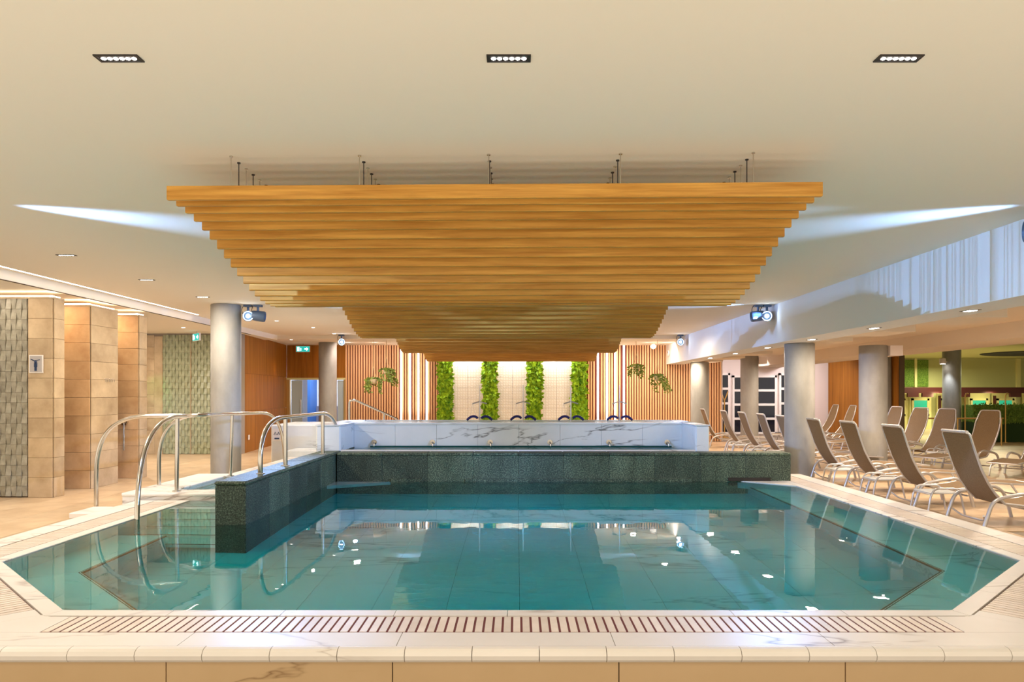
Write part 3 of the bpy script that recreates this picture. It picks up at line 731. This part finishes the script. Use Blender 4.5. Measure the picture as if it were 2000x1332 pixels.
hx = NT('hexagon_tile'); v = hx.coords((1, 1, 1), 'World'); vo = hx.n('ShaderNodeTexVoronoi', feature='DISTANCE_TO_EDGE'); vo.inputs['Scale'].default_value = 12
vo.inputs['Randomness'].default_value = .25; hx.l(v, vo.inputs['Vector'])
hx.l(hx.ramp(vo.outputs['Distance'], [(0, lin(222, 210, 186)), (.12, lin(244, 238, 226))]), hx.p.inputs['Base Color']); hx.p.inputs['Roughness'].default_value = .4
hx.bump(vo.outputs['Distance'], .5, .02); M['hex'] = hx.m
for i, x in enumerate((-1.54, -.15, 1.23)):
    t = thing('tile_panel', f'{["left", "middle", "right"][i]} pale patterned tile panel between the green plant strips', 'wall panel', (x, YB - .03, 0), group='pale tile panels on the back wall')
    tmn = MB().bbox((-.247, -.03, 0), (.247, 0, .322), .004).mesh('wall_tile', M['hex'])
    for c in (-1, 1):
        for r_ in range(9): link('wall_tile', tmn, t, (c * .25, 0, .05 + .326 * r_))
    area('panel_washer', (x, YB - .4, 2.9), .6, 13, (1, .95, .88), (math.radians(25), 0, 0), sizey=.1)
# doorway and room behind
dw = thing('door_2', 'wide glazed doorway opening into a blue lit room', 'door', **S)
for i in range(3):
    x0 = -7.2 + .613 * i
    box((x0 + .002, YB, 1.98), (x0 + .611, YB + .1, 3.0)).build('wood_panel', M['walnut'], dw)
for xa, xb in ((-7.2, -7.10), (-6.16, -6.1), (-5.42, -5.36)): box((xa, YB - .02, 0), (xb, YB + .1, 1.93)).build('door_jamb', M['mirror'] if xa < -7 or xa > -5.5 else M['white'], dw)
box((-7.2, YB - .03, 1.92), (-5.36, YB + .1, 1.98)).build('lintel', M['cream'], dw)
gd = box((-7.06, YB + .03, .03), (-6.72, YB + .05, 1.9)).build('glass_leaf', M['frost'], dw)
MB().tube([(-6.76, YB + .0, .8), (-6.76, YB + .0, 1.3)], .015, 8).build('pull_handle', M['steel'], gd)
box((-5.62, YB + .03, .03), (-5.42, YB + .05, 1.9)).build('glass_leaf', M['frost'], dw)
rm = thing('wall_back', 'blue and white painted walls of the room behind the doorway', 'wall', **S)
box((-7.6, 25, 0), (-5.2, 25.1, 3)).build('white_wall', M['white'], rm); box((-7.62, YB + .2, 0), (-7.6, 25, 3)).build('side_wall', M['white'], rm)
box((-7.08, 24.2, 0), (-6.98, 25, 3)).build('blue_pier', M['blue'], rm); box((-6.98, 24.9, 0), (-5.2, 25.0, 1.05)).build('grey_dado', M['greydoor'], rm)
box((-5.22, YB + .2, 0), (-5.2, 25, 3)).build('side_wall', M['white'], rm); box((-7.6, YB + .2, 2.6), (-5.2, 25, 2.7)).build('room_ceiling', M['white'], rm)
area('blue_room_lamp', (-6.4, 23.6, 2.55), .8, 50, (.66, .78, 1))

# exit signs
for (x, y, z, lb) in ((-7.6, 17.0, 2.83, 'small exit sign in front of the patterned tile wall'), (-6.45, 21.6, 2.83, 'green and white exit sign above the wood panelled doorway')):
    t = thing('exit_sign', lb, 'sign', (x, y, z), group='exit signs')
    box((-.21, -.02, -.09), (.21, .02, .09)).build('housing', M['white'], t); box((-.0, -.024, -.08), (.2, -.019, .08)).build('green_face', M['signg'], t)
    box((-.2, -.024, -.08), (-.005, -.019, .08)).build('green_face', M['signg'], t)
    MB().add([(.05, -.026, -.02), (.11, -.026, -.02), (.11, -.026, -.055), (.165, -.026, 0), (.11, -.026, .055), (.11, -.026, .02), (.05, -.026, .02)], [tuple(range(7))]).build('arrow', M['signw'], t)
    MB().box((-.17, -.027, -.06), (-.1, -.025, .06)).box((-.07, -.027, -.05), (-.05, -.025, .03)).build('pictogram', M['signw'], t)
    MB().tube([(0, 0, .09), (0, 0, .17 if x > -7 else .14)], .008, 6).build('hanger', M['steel'], t)
    if x < -7: t.rotation_euler = (0, 0, math.radians(-46))

# hanging plants
def hang(x, y, z, lb, seed, ln, dx):
    rnd = random.Random(seed); t = thing('hanging_plant', lb, 'plant', (x, y, z), group='hanging plants at the batten wall')
    MB().lathe([(.05, -.1), (.085, -.06), (.1, .02), (.105, .04), (.095, .03)], 16).build('pot', M['pot'], t, smooth=True)
    for k in range(3):
        a = 2.1 * k; MB().tube([(.1 * math.cos(a), .1 * math.sin(a), .03), (0, 0, .4), (0, 0, 3.05 - z)], .006, 5).build('rope', M['rope'], t)
    m = MB()
    for k in range(16):
        a = rnd.uniform(0, 6.28); L = rnd.uniform(.3, 1) * ln; p = Vector((0, 0, .06)); n = int(L / .035) + 6
        for j in range(n):
            if j < 5: p = p + Vector((math.cos(a) * .04, math.sin(a) * .04, .015 - .012 * j))
            else: p = p + Vector((rnd.uniform(-.012, .012) + dx * .01, rnd.uniform(-.01, .01), -.035))
            for q in range(2):
                b = rnd.uniform(0, 6.28); s = rnd.uniform(.05, .085); d = Vector((math.cos(b), math.sin(b) * .6, rnd.uniform(-.6, .2))); e = Vector((-d.z, .3, d.x)) * .35
                m.add([p, p + d * s * .5 + e * s, p + d * s, p + d * s * .5 - e * s], [(0, 1, 2, 3)])
    m.build('foliage', M['leaf2'], t, kind='stuff')
hang(-3.72, 20.4, 2.13, 'upper hanging plant left of the light tubes', 1, .45, 1)
hang(-4.05, 20.2, 1.86, 'lower hanging plant left of the light tubes', 2, .38, 0)
hang(3.42, 20.6, 2.25, 'hanging plant just right of the light tubes', 3, .3, 0)
hang(3.95, 20.2, 1.95, 'trailing hanging plant nearest the far bulkhead end', 4, .45, 1.5)
# small devices
t = thing('security_camera', 'small white dome camera at the top of the batten wall', 'camera', (4.1, 21.6, 2.98)); MB().lathe([(.05, 0), (.07, -.03), (.1, -.05), (.09, -.1), (.05, -.14), (.01, -.155)], 16).build('dome', M['white'], t, smooth=True)
t = thing('wall_clock', 'small round white clock on the bulkhead end', 'clock', (4.63, 21.9, 2.72)); MB().tube([(0, 0, 0), (-.03, 0, 0)], .09, 20).build('clock_face', M['white'], t); MB().tube([(-.035, 0, 0), (-.035, .0, .06)], .006, 5).build('hand', M['dark'], t)

# aqua trainers
for i, x in enumerate((-.68, .11, .975, 1.857)):
    t = thing('aqua_trainer', f'{ORD[i]} steel mast with blue foam arms from the left in the raised pool', 'exercise equipment', (x, 13.0, .5), group='masts with blue foam arms in the raised pool')
    MB().tube([(0, 0, -.15), (0, 0, .6), (0, 0, 1.15)], [.016, .014, .006], 8).build('mast', M['tube'], t)
    MB().tube([(-.13, 0, .81), (0, 0, .85), (.13, 0, .81)], .011, 6).build('crossbar', M['tube'], t)
    MB().tube([(-.13, 0, .81), (-.17, 0, .58)], .003, 4).tube([(-.13, 0, .81), (-.07, 0, .58)], .003, 4).build('stay', M['tube'], t)
    for s in (-1, 1):
        MB().tube([(s * .23, -.02, .515), (s * .16, -.02, .575), (s * .09, -.02, .585), (s * .03, -.02, .55)], .022, 10, smooth=.05).build('foam_arm', M['foam'], t, smooth=True)

# ------------------------------------------------------------------ right lounge
ww = thing('wall_back', 'white painted wall holding the glazed garden doors', 'wall', **S)
box((6.0, 25.05, 0), (11.0, 25.2, 2.7)).build('plaster', M['pwall'], ww)
box((6.37, 22.4, 0), (6.42, 25, 2.7)).build('return', M['pwall'], ww)
def gdoor(n, x0, x1, z1, panes, lb):
    t = thing(f'window_{n}', lb, 'window', (0, 25, 0), **S)
    f = .07
    for a, b in ((x0, x0 + f), (x1 - f, x1)): box((a, -.04, .08), (b, .05, z1)).build('frame', M['white'], t)
    for z in [0.08] + [z1 - f]: box((x0, -.04, z), (x1, .05, z + f)).build('frame', M['white'], t)
    h = (z1 - .08 - f) / panes
    for k in range(panes):
        z = .08 + f + h * k
        box((x0 + f, .0, z), (x1 - f, .02, z + h - .06 if k < panes - 1 else z1 - f)).build('pane', M['nightglass'], t)
        if k: box((x0 + f, -.04, z - .07), (x1 - f, .04, z + .01)).build('glazing_bar', M['white'], t)
gdoor(1, 6.95, 7.42, 2.2, 4, 'narrow glazed side light next to the batten wall')
gdoor(2, 7.5, 8.0, 2.12, 4, 'narrow glazed door leaf half hidden by the far column')
gdoor(3, 8.32, 9.05, 2.12, 4, 'wide glazed door leaf with four dark panes')
gdoor(4, 9.13, 9.8, 2.2, 4, 'glazed side light half hidden by the large lounge column')
wr = thing('wall_right', 'brown wood panelled wall behind the far loungers', 'wall', **S)
a, b = Vector((10.85, 25.0)), Vector((11.1, 20.9))
for i in range(5):
    p0, p1 = a.lerp(b, i / 5 + .0005), a.lerp(b, (i + 1) / 5 - .0005)
    MB().prism([(p0.x, p0.y), (p1.x, p1.y), (p1.x + .03, p1.y), (p0.x + .03, p0.y)][::-1], 0, 2.68).build('wood_panel', M['walnut'], wr)
box((11.14, 20.9, 0), (11.3, 25.2, 2.96)).build('core', M['grout_d'], wr)
t = thing('floor_lamp', 'thin golden stand with a forked top before the garden doors', 'lamp', (7.0, 24.2, 0))
MB().tube([(0, 0, 0), (0, 0, 1.25), (0, 0, 1.3)], .025, 8).build('pole', M['gold'], t); MB().lathe([(.16, 0), (.16, .02), (.03, .04)], 20).build('base', M['gold'], t)
for s in (-1, 1): MB().tube([(0, 0, 1.25), (s * .06, 0, 1.4), (s * .12, 0, 1.56)], .02, 8).build('fork', M['gold'], t)

# far green hall
gw = thing('wall_back', 'olive green upper wall of the far hall', 'wall', **S)
box((11, 30.2, 0), (26, 30.4, 2.96)).build('plaster', M['olive'], gw)
for x in (15.4, 16.0, 16.7): box((x, 30.1, 1.75), (x + .1, 30.2, 2.96)).build('pilaster', M['cream'], gw)
box((15.1, 30.15, 1.78), (16.0, 30.2, 2.9)).build('dark_panel', M['hedge'], gw); box((16.1, 30.15, 1.78), (16.7, 30.2, 2.9)).build('dark_panel', M['hedge'], gw); box((16.8, 30.15, 1.78), (17.3, 30.2, 2.9)).build('dark_panel', M['hedge'], gw)
box((21.0, 30.1, 1.75), (21.15, 30.2, 2.96)).build('pilaster', M['cream'], gw)
box((25.9, -2, 0), (26, 30.3, 3)).build('wall_right', M['olive'], label='olive end wall of the far hall', cat='wall', **S)
mb_ = thing('trim_2', 'dark maroon beam across the far hall', 'beam', **S)
box((14.5, 29.4, 1.5), (24, 29.7, 1.74)).build('beam', M['maroon'], mb_)
for x in (15.3, 16.0, 16.6, 18.1, 20.2, 21.3): box((x, 29.35, 1.34), (x + .45, 29.45, 1.5)).build('bracket', M['maroon'], mb_)
for i, x in enumerate((14.9, 15.75, 16.75, 18.0, 19.2, 20.3, 21.6)):
    t = thing(f'window_{5 + i}', f'{ORD[i]} teal lit cabin window from the left under the maroon beam', 'window', (x + .1, 29.9, 0), **S)
    box((-.5, .12, 0), (.5, .2, 1.5)).build('surround', M['cream'], t)
    for a, b in (((-.36, .55), (-.28, 1.28)), ((.28, .55), (.36, 1.28)), ((-.36, 1.2), (.36, 1.28)), ((-.36, .55), (.36, .63))): box((a[0], .02, a[1]), (b[0], .13, b[1])).build('frame', M['cream'], t)
    box((-.28, .06, .63), (.28, .1, 1.2)).build('pane', M['teal'], t)
    box((-.47, .0, 0), (-.42, .13, 1.4)).build('post', M['maroon'] if i % 2 else M['olive'], t)
for x in (15, 17.2, 19.4, 21.6): area('cabin_lamp', (x, 29.2, 1.4), .3, 4.5, (1, .92, .5), (math.radians(50), 0, 0))
hg = thing('hedge_box', 'clipped green hedge box in front of the far cabins', 'hedge', (0, 0, 0))
MB().bbox((14.0, 22.0, .6), (16.5, 22.6, 1.14), .03).build('hedge_body', M['hedge'], hg)
MB().bbox((14.0, 22.0, 0), (16.5, 22.6, .6), .01).build('planter', M['moss'], hg)
m = MB(); leaves(m, 14.0, 16.5, .6, 1.16, 22.02, 2200, .04, .09, random.Random(9), .06); m.build('foliage', M['hedge'], hg, kind='stuff')
for i, (x, y) in enumerate(((13.75, 22.0), (14.85, 21.8))):
    t = thing('hooked_pole', ['tall slim pole with a hooked top beside the far column', 'tall slim pole with a hooked top in front of the hedge box'][i], 'pole', (x, y, 0), group='hooked poles in the far hall')
    MB().tube([(0, 0, 0), (0, 0, 1.42), (.04, 0, 1.5), (.1, 0, 1.48)], .02, 8, smooth=.04).build('shaft', M['gold'], t, smooth=True)
    MB().lathe([(.08, 0), (.08, .015), (.02, .02)], 16).build('base', M['gold'], t)
t = thing('barrier_rail', 'low golden rail behind the loungers in the far hall', 'railing', (0, 0, 0))
MB().tube([(11.4, 20.5, .78), (13.9, 20.5, .78)], .022, 8).build('top_rail', M['gold'], t)
for x in (11.5, 12.6, 13.85): MB().tube([(x, 20.5, 0), (x, 20.5, .78)], .02, 8).build('post', M['gold'], t)
for (x, y, z, dx, lb) in ((13.42, 22.5, 2.5, -1, 'small round spotlight fixed on the far hall column'), (7.42, 14.2, 2.36, 1, 'cream box speaker on the lounge column'), (7.3, 21.5, 2.5, 1, 'small cream speaker on the far lounge column')):
    t = thing('column_fixture', lb, 'speaker' if dx > 0 else 'light', (x, y, z))
    if dx < 0:
        MB().lathe([(.05, .1), (.09, .08), (.1, -.06), (.08, -.08)], 16).build('lamp_head', M['pwall'], t, (-.12, -.1, 0), smooth=True); MB().lathe([(.07, 0), (.07, -.01)], 16).build('lens', M['led'], t, (-.12, -.1, -.08)); MB().tube([(.1, 0, 0), (-.1, -.08, 0)], .02, 8).build('bracket', M['pwall'], t)
    else:
        MB().prism([(-.08, -.1), (.16, -.12), (.18, .1), (-.08, .12)], -.12, .08).build('box', M['pwall'], t); MB().tube([(-.1, 0, 0), (.02, 0, 0)], .03, 8).build('bracket', M['pwall'], t)
t = spot('column_spot', (13.3, 22.3, 2.38), (13.5, 22.4, .6), 30, 70, (.9, .95, 1), .8)

# ------------------------------------------------------------------ loungers
def lounger(head=False):
    t = thing('sun_lounger', '', 'lounger')
    W = .245
    top = 1.04 if not head else 1.14
    if not head: prof_ = [(0.0, .25), (-.10, .35), (-.19, .48), (-.27, .64), (-.34, .84), (-.41, top)]
    else: prof_ = [(0.0, .25), (-.14, .38), (-.27, .54), (-.37, .72), (-.44, .92), (-.52, top)]
    seat_ = [(0.0, .25), (.25, .22), (.5, .24), (.8, .31), (1.1, .29), (1.5, .27)]
    def sling(pr, w0, name, taper=None):
        n = len(pr); vs = []
        for i, (x, z) in enumerate(pr):
            ww_ = w0 if taper is None else taper[i]
            a = pr[max(i - 1, 0)]; b = pr[min(i + 1, n - 1)]; d = Vector((b[0] - a[0], b[1] - a[1])).normalized(); nn = Vector((-d.y, d.x)) * .006
            for s in (-1, 1):
                for y in (-ww_, 0, ww_):
                    vs.append((x + nn.x * s + (0 if y else d.y * 0), y, z + nn.y * s - (0 if y else .008)))
        fs = []
        for i in range(n - 1):
            o, q = i * 6, (i + 1) * 6
            fs += [(o, o + 1, q + 1, q), (o + 1, o + 2, q + 2, q + 1), (o + 3, q + 3, q + 4, o + 4), (o + 4, q + 4, q + 5, o + 5), (o, q, q + 3, o + 3), (o + 2, o + 5, q + 5, q + 2)]
        fs += [(0, 3, 4, 1), (1, 4, 5, 2)]; o = (n - 1) * 6; fs += [(o, o + 1, o + 4, o + 3), (o + 1, o + 2, o + 5, o + 4)]
        return MB().add(vs, fs).build(name, M['sling'], t, smooth=True)
    sling(prof_, W - .012, 'backrest', None if not head else [W - .012] * 4 + [W - .03, .17])
    sling(seat_, W - .012, 'seat')
    w2 = W
    L = [(x, -w2, z) for x, z in prof_]; Rr = [(x, w2, z) for x, z in prof_][::-1]
    if head: L = L[:-1] + [(prof_[-1][0], -.19, prof_[-1][1])]; Rr = [(prof_[-1][0], .19, prof_[-1][1])] + Rr[1:]
    L[-1] = (L[-1][0] - .0, L[-1][1], L[-1][2] + .012); Rr[0] = (Rr[0][0], Rr[0][1], Rr[0][2] + .012)
    MB().tube(L + Rr, .014, 8, smooth=.05).build('back_frame', M['tube'], t, smooth=True)
    L = [(x, -w2, z) for x, z in seat_]; Rr = [(x, w2, z) for x, z in seat_][::-1]
    MB().tube(L + Rr, .014, 8, smooth=.05).build('seat_frame', M['tube'], t, smooth=True)
    if not head:
        MB().tube([(prof_[-1][0] - .02, -.235, top + .02), (prof_[-1][0] - .005, .235, top + .02)], .019, 8).build('head_bar', M['tube'], t, smooth=True)
    for s in (-1, 1):
        y = s * (w2 + .085)
        MB().tube([(-.30, y, 0), (-.2, y, .30), (.0, y, .35), (.26, y, .385), (.38, y, .33), (.44, y, .22), (.5, y, 0)], .021, 8, smooth=.1).build('armrest', M['tube'], t, smooth=True)
        MB().tube([(1.02, y - s * .03, .3), (1.1, y, .16), (1.16, y, 0)], .014, 8).build('leg', M['tube'], t, smooth=True)
    MB().tube([(-.265, -w2 - .03, .12), (-.2, -.2, .05), (-.2, .2, .05), (-.265, w2 + .03, .12)], .011, 8, smooth=.15).build('stretcher', M['tube'], t, smooth=True)
    MB().tube([(.46, -w2 - .03, .14), (.46, w2 + .03, .14)], .011, 8).build('stretcher', M['tube'], t, smooth=True)
    MB().tube([(1.1, -w2 - .03, .16), (1.1, w2 + .03, .16)], .011, 8).build('stretcher', M['tube'], t, smooth=True)
    return t
pa = lounger(); pb = lounger(True)
for i, y in enumerate((8.34, 9.75, 11.05, 12.35, 14.0, 15.15, 16.45, 17.9, 19.9)):
    o = pa if i == 0 else copy_tree(pa); o.location = (5.50 + (0 if i < 4 else .06), y, 0)
    o.rotation_euler = (0, 0, math.radians(R.uniform(-2, 2)))
    o['label'] = f'{ORD[i]} brown sling lounger from the camera in the row backing onto the pool'; o['group'] = 'loungers with their backs to the pool'
rowb = [(9.15, 14.35, 205), (9.15, 15.8, 205), (9.2, 17.0, 200), (9.25, 18.3, 192), (9.1, 19.4, 182), (9.05, 20.4, 180), (9.0, 21.4, 180), (9.7, 13.4, 215)]
for i, (x, y, a) in enumerate(rowb):
    o = pb if i == 0 else copy_tree(pb); o.location = (x, y, 0); o.rotation_euler = (0, 0, math.radians(a))
    o['label'] = ('brown sling lounger at the frame edge facing the pool' if i == 7 else f'{ORD[i]} lounger from the camera in the row facing the pool'); o['group'] = 'loungers facing the pool'
def side_table():
    t = thing('side_table', '', 'table')
    MB().bbox((-.19, -.19, .255), (.19, .19, .27), .004).build('table_top', M['tabletop'], t)
    for s in (-1, 1):
        MB().tube([(s * .24, -.2, 0), (s * .19, -.19, .25), (s * .17, -.19, .31), (0, -.19, .33)] if 0 else [(-.23, s * .2, 0), (-.185, s * .19, .24), (-.13, s * .19, .32), (.13, s * .19, .32), (.185, s * .19, .24), (.23, s * .2, 0)], .013, 8, smooth=.06).build('leg_hoop', M['tube'], t, smooth=True)
    for s in (-1, 1): MB().tube([(s * .187, -.19, .245), (s * .187, .19, .245)], .009, 6).build('rail', M['tube'], t, smooth=True)
    return t
ps = side_table()
for i, y in enumerate((9.05, 10.42, 11.72, 14.6, 15.8, 17.2)):
    o = ps if i == 0 else copy_tree(ps); o.location = (5.3, y, 0)
    o['label'] = f'{ORD[i]} low frosted side table from the camera between the pool side loungers'; o['group'] = 'side tables between the loungers'

for i, (x, y) in enumerate(((8.9, 15.1), (9.0, 17.65))):
    o = copy_tree(ps); o.location = (x, y, 0); o['group'] = 'side tables between the far loungers'
    o['label'] = f'{ORD[i]} low side table from the camera between the loungers facing the pool'
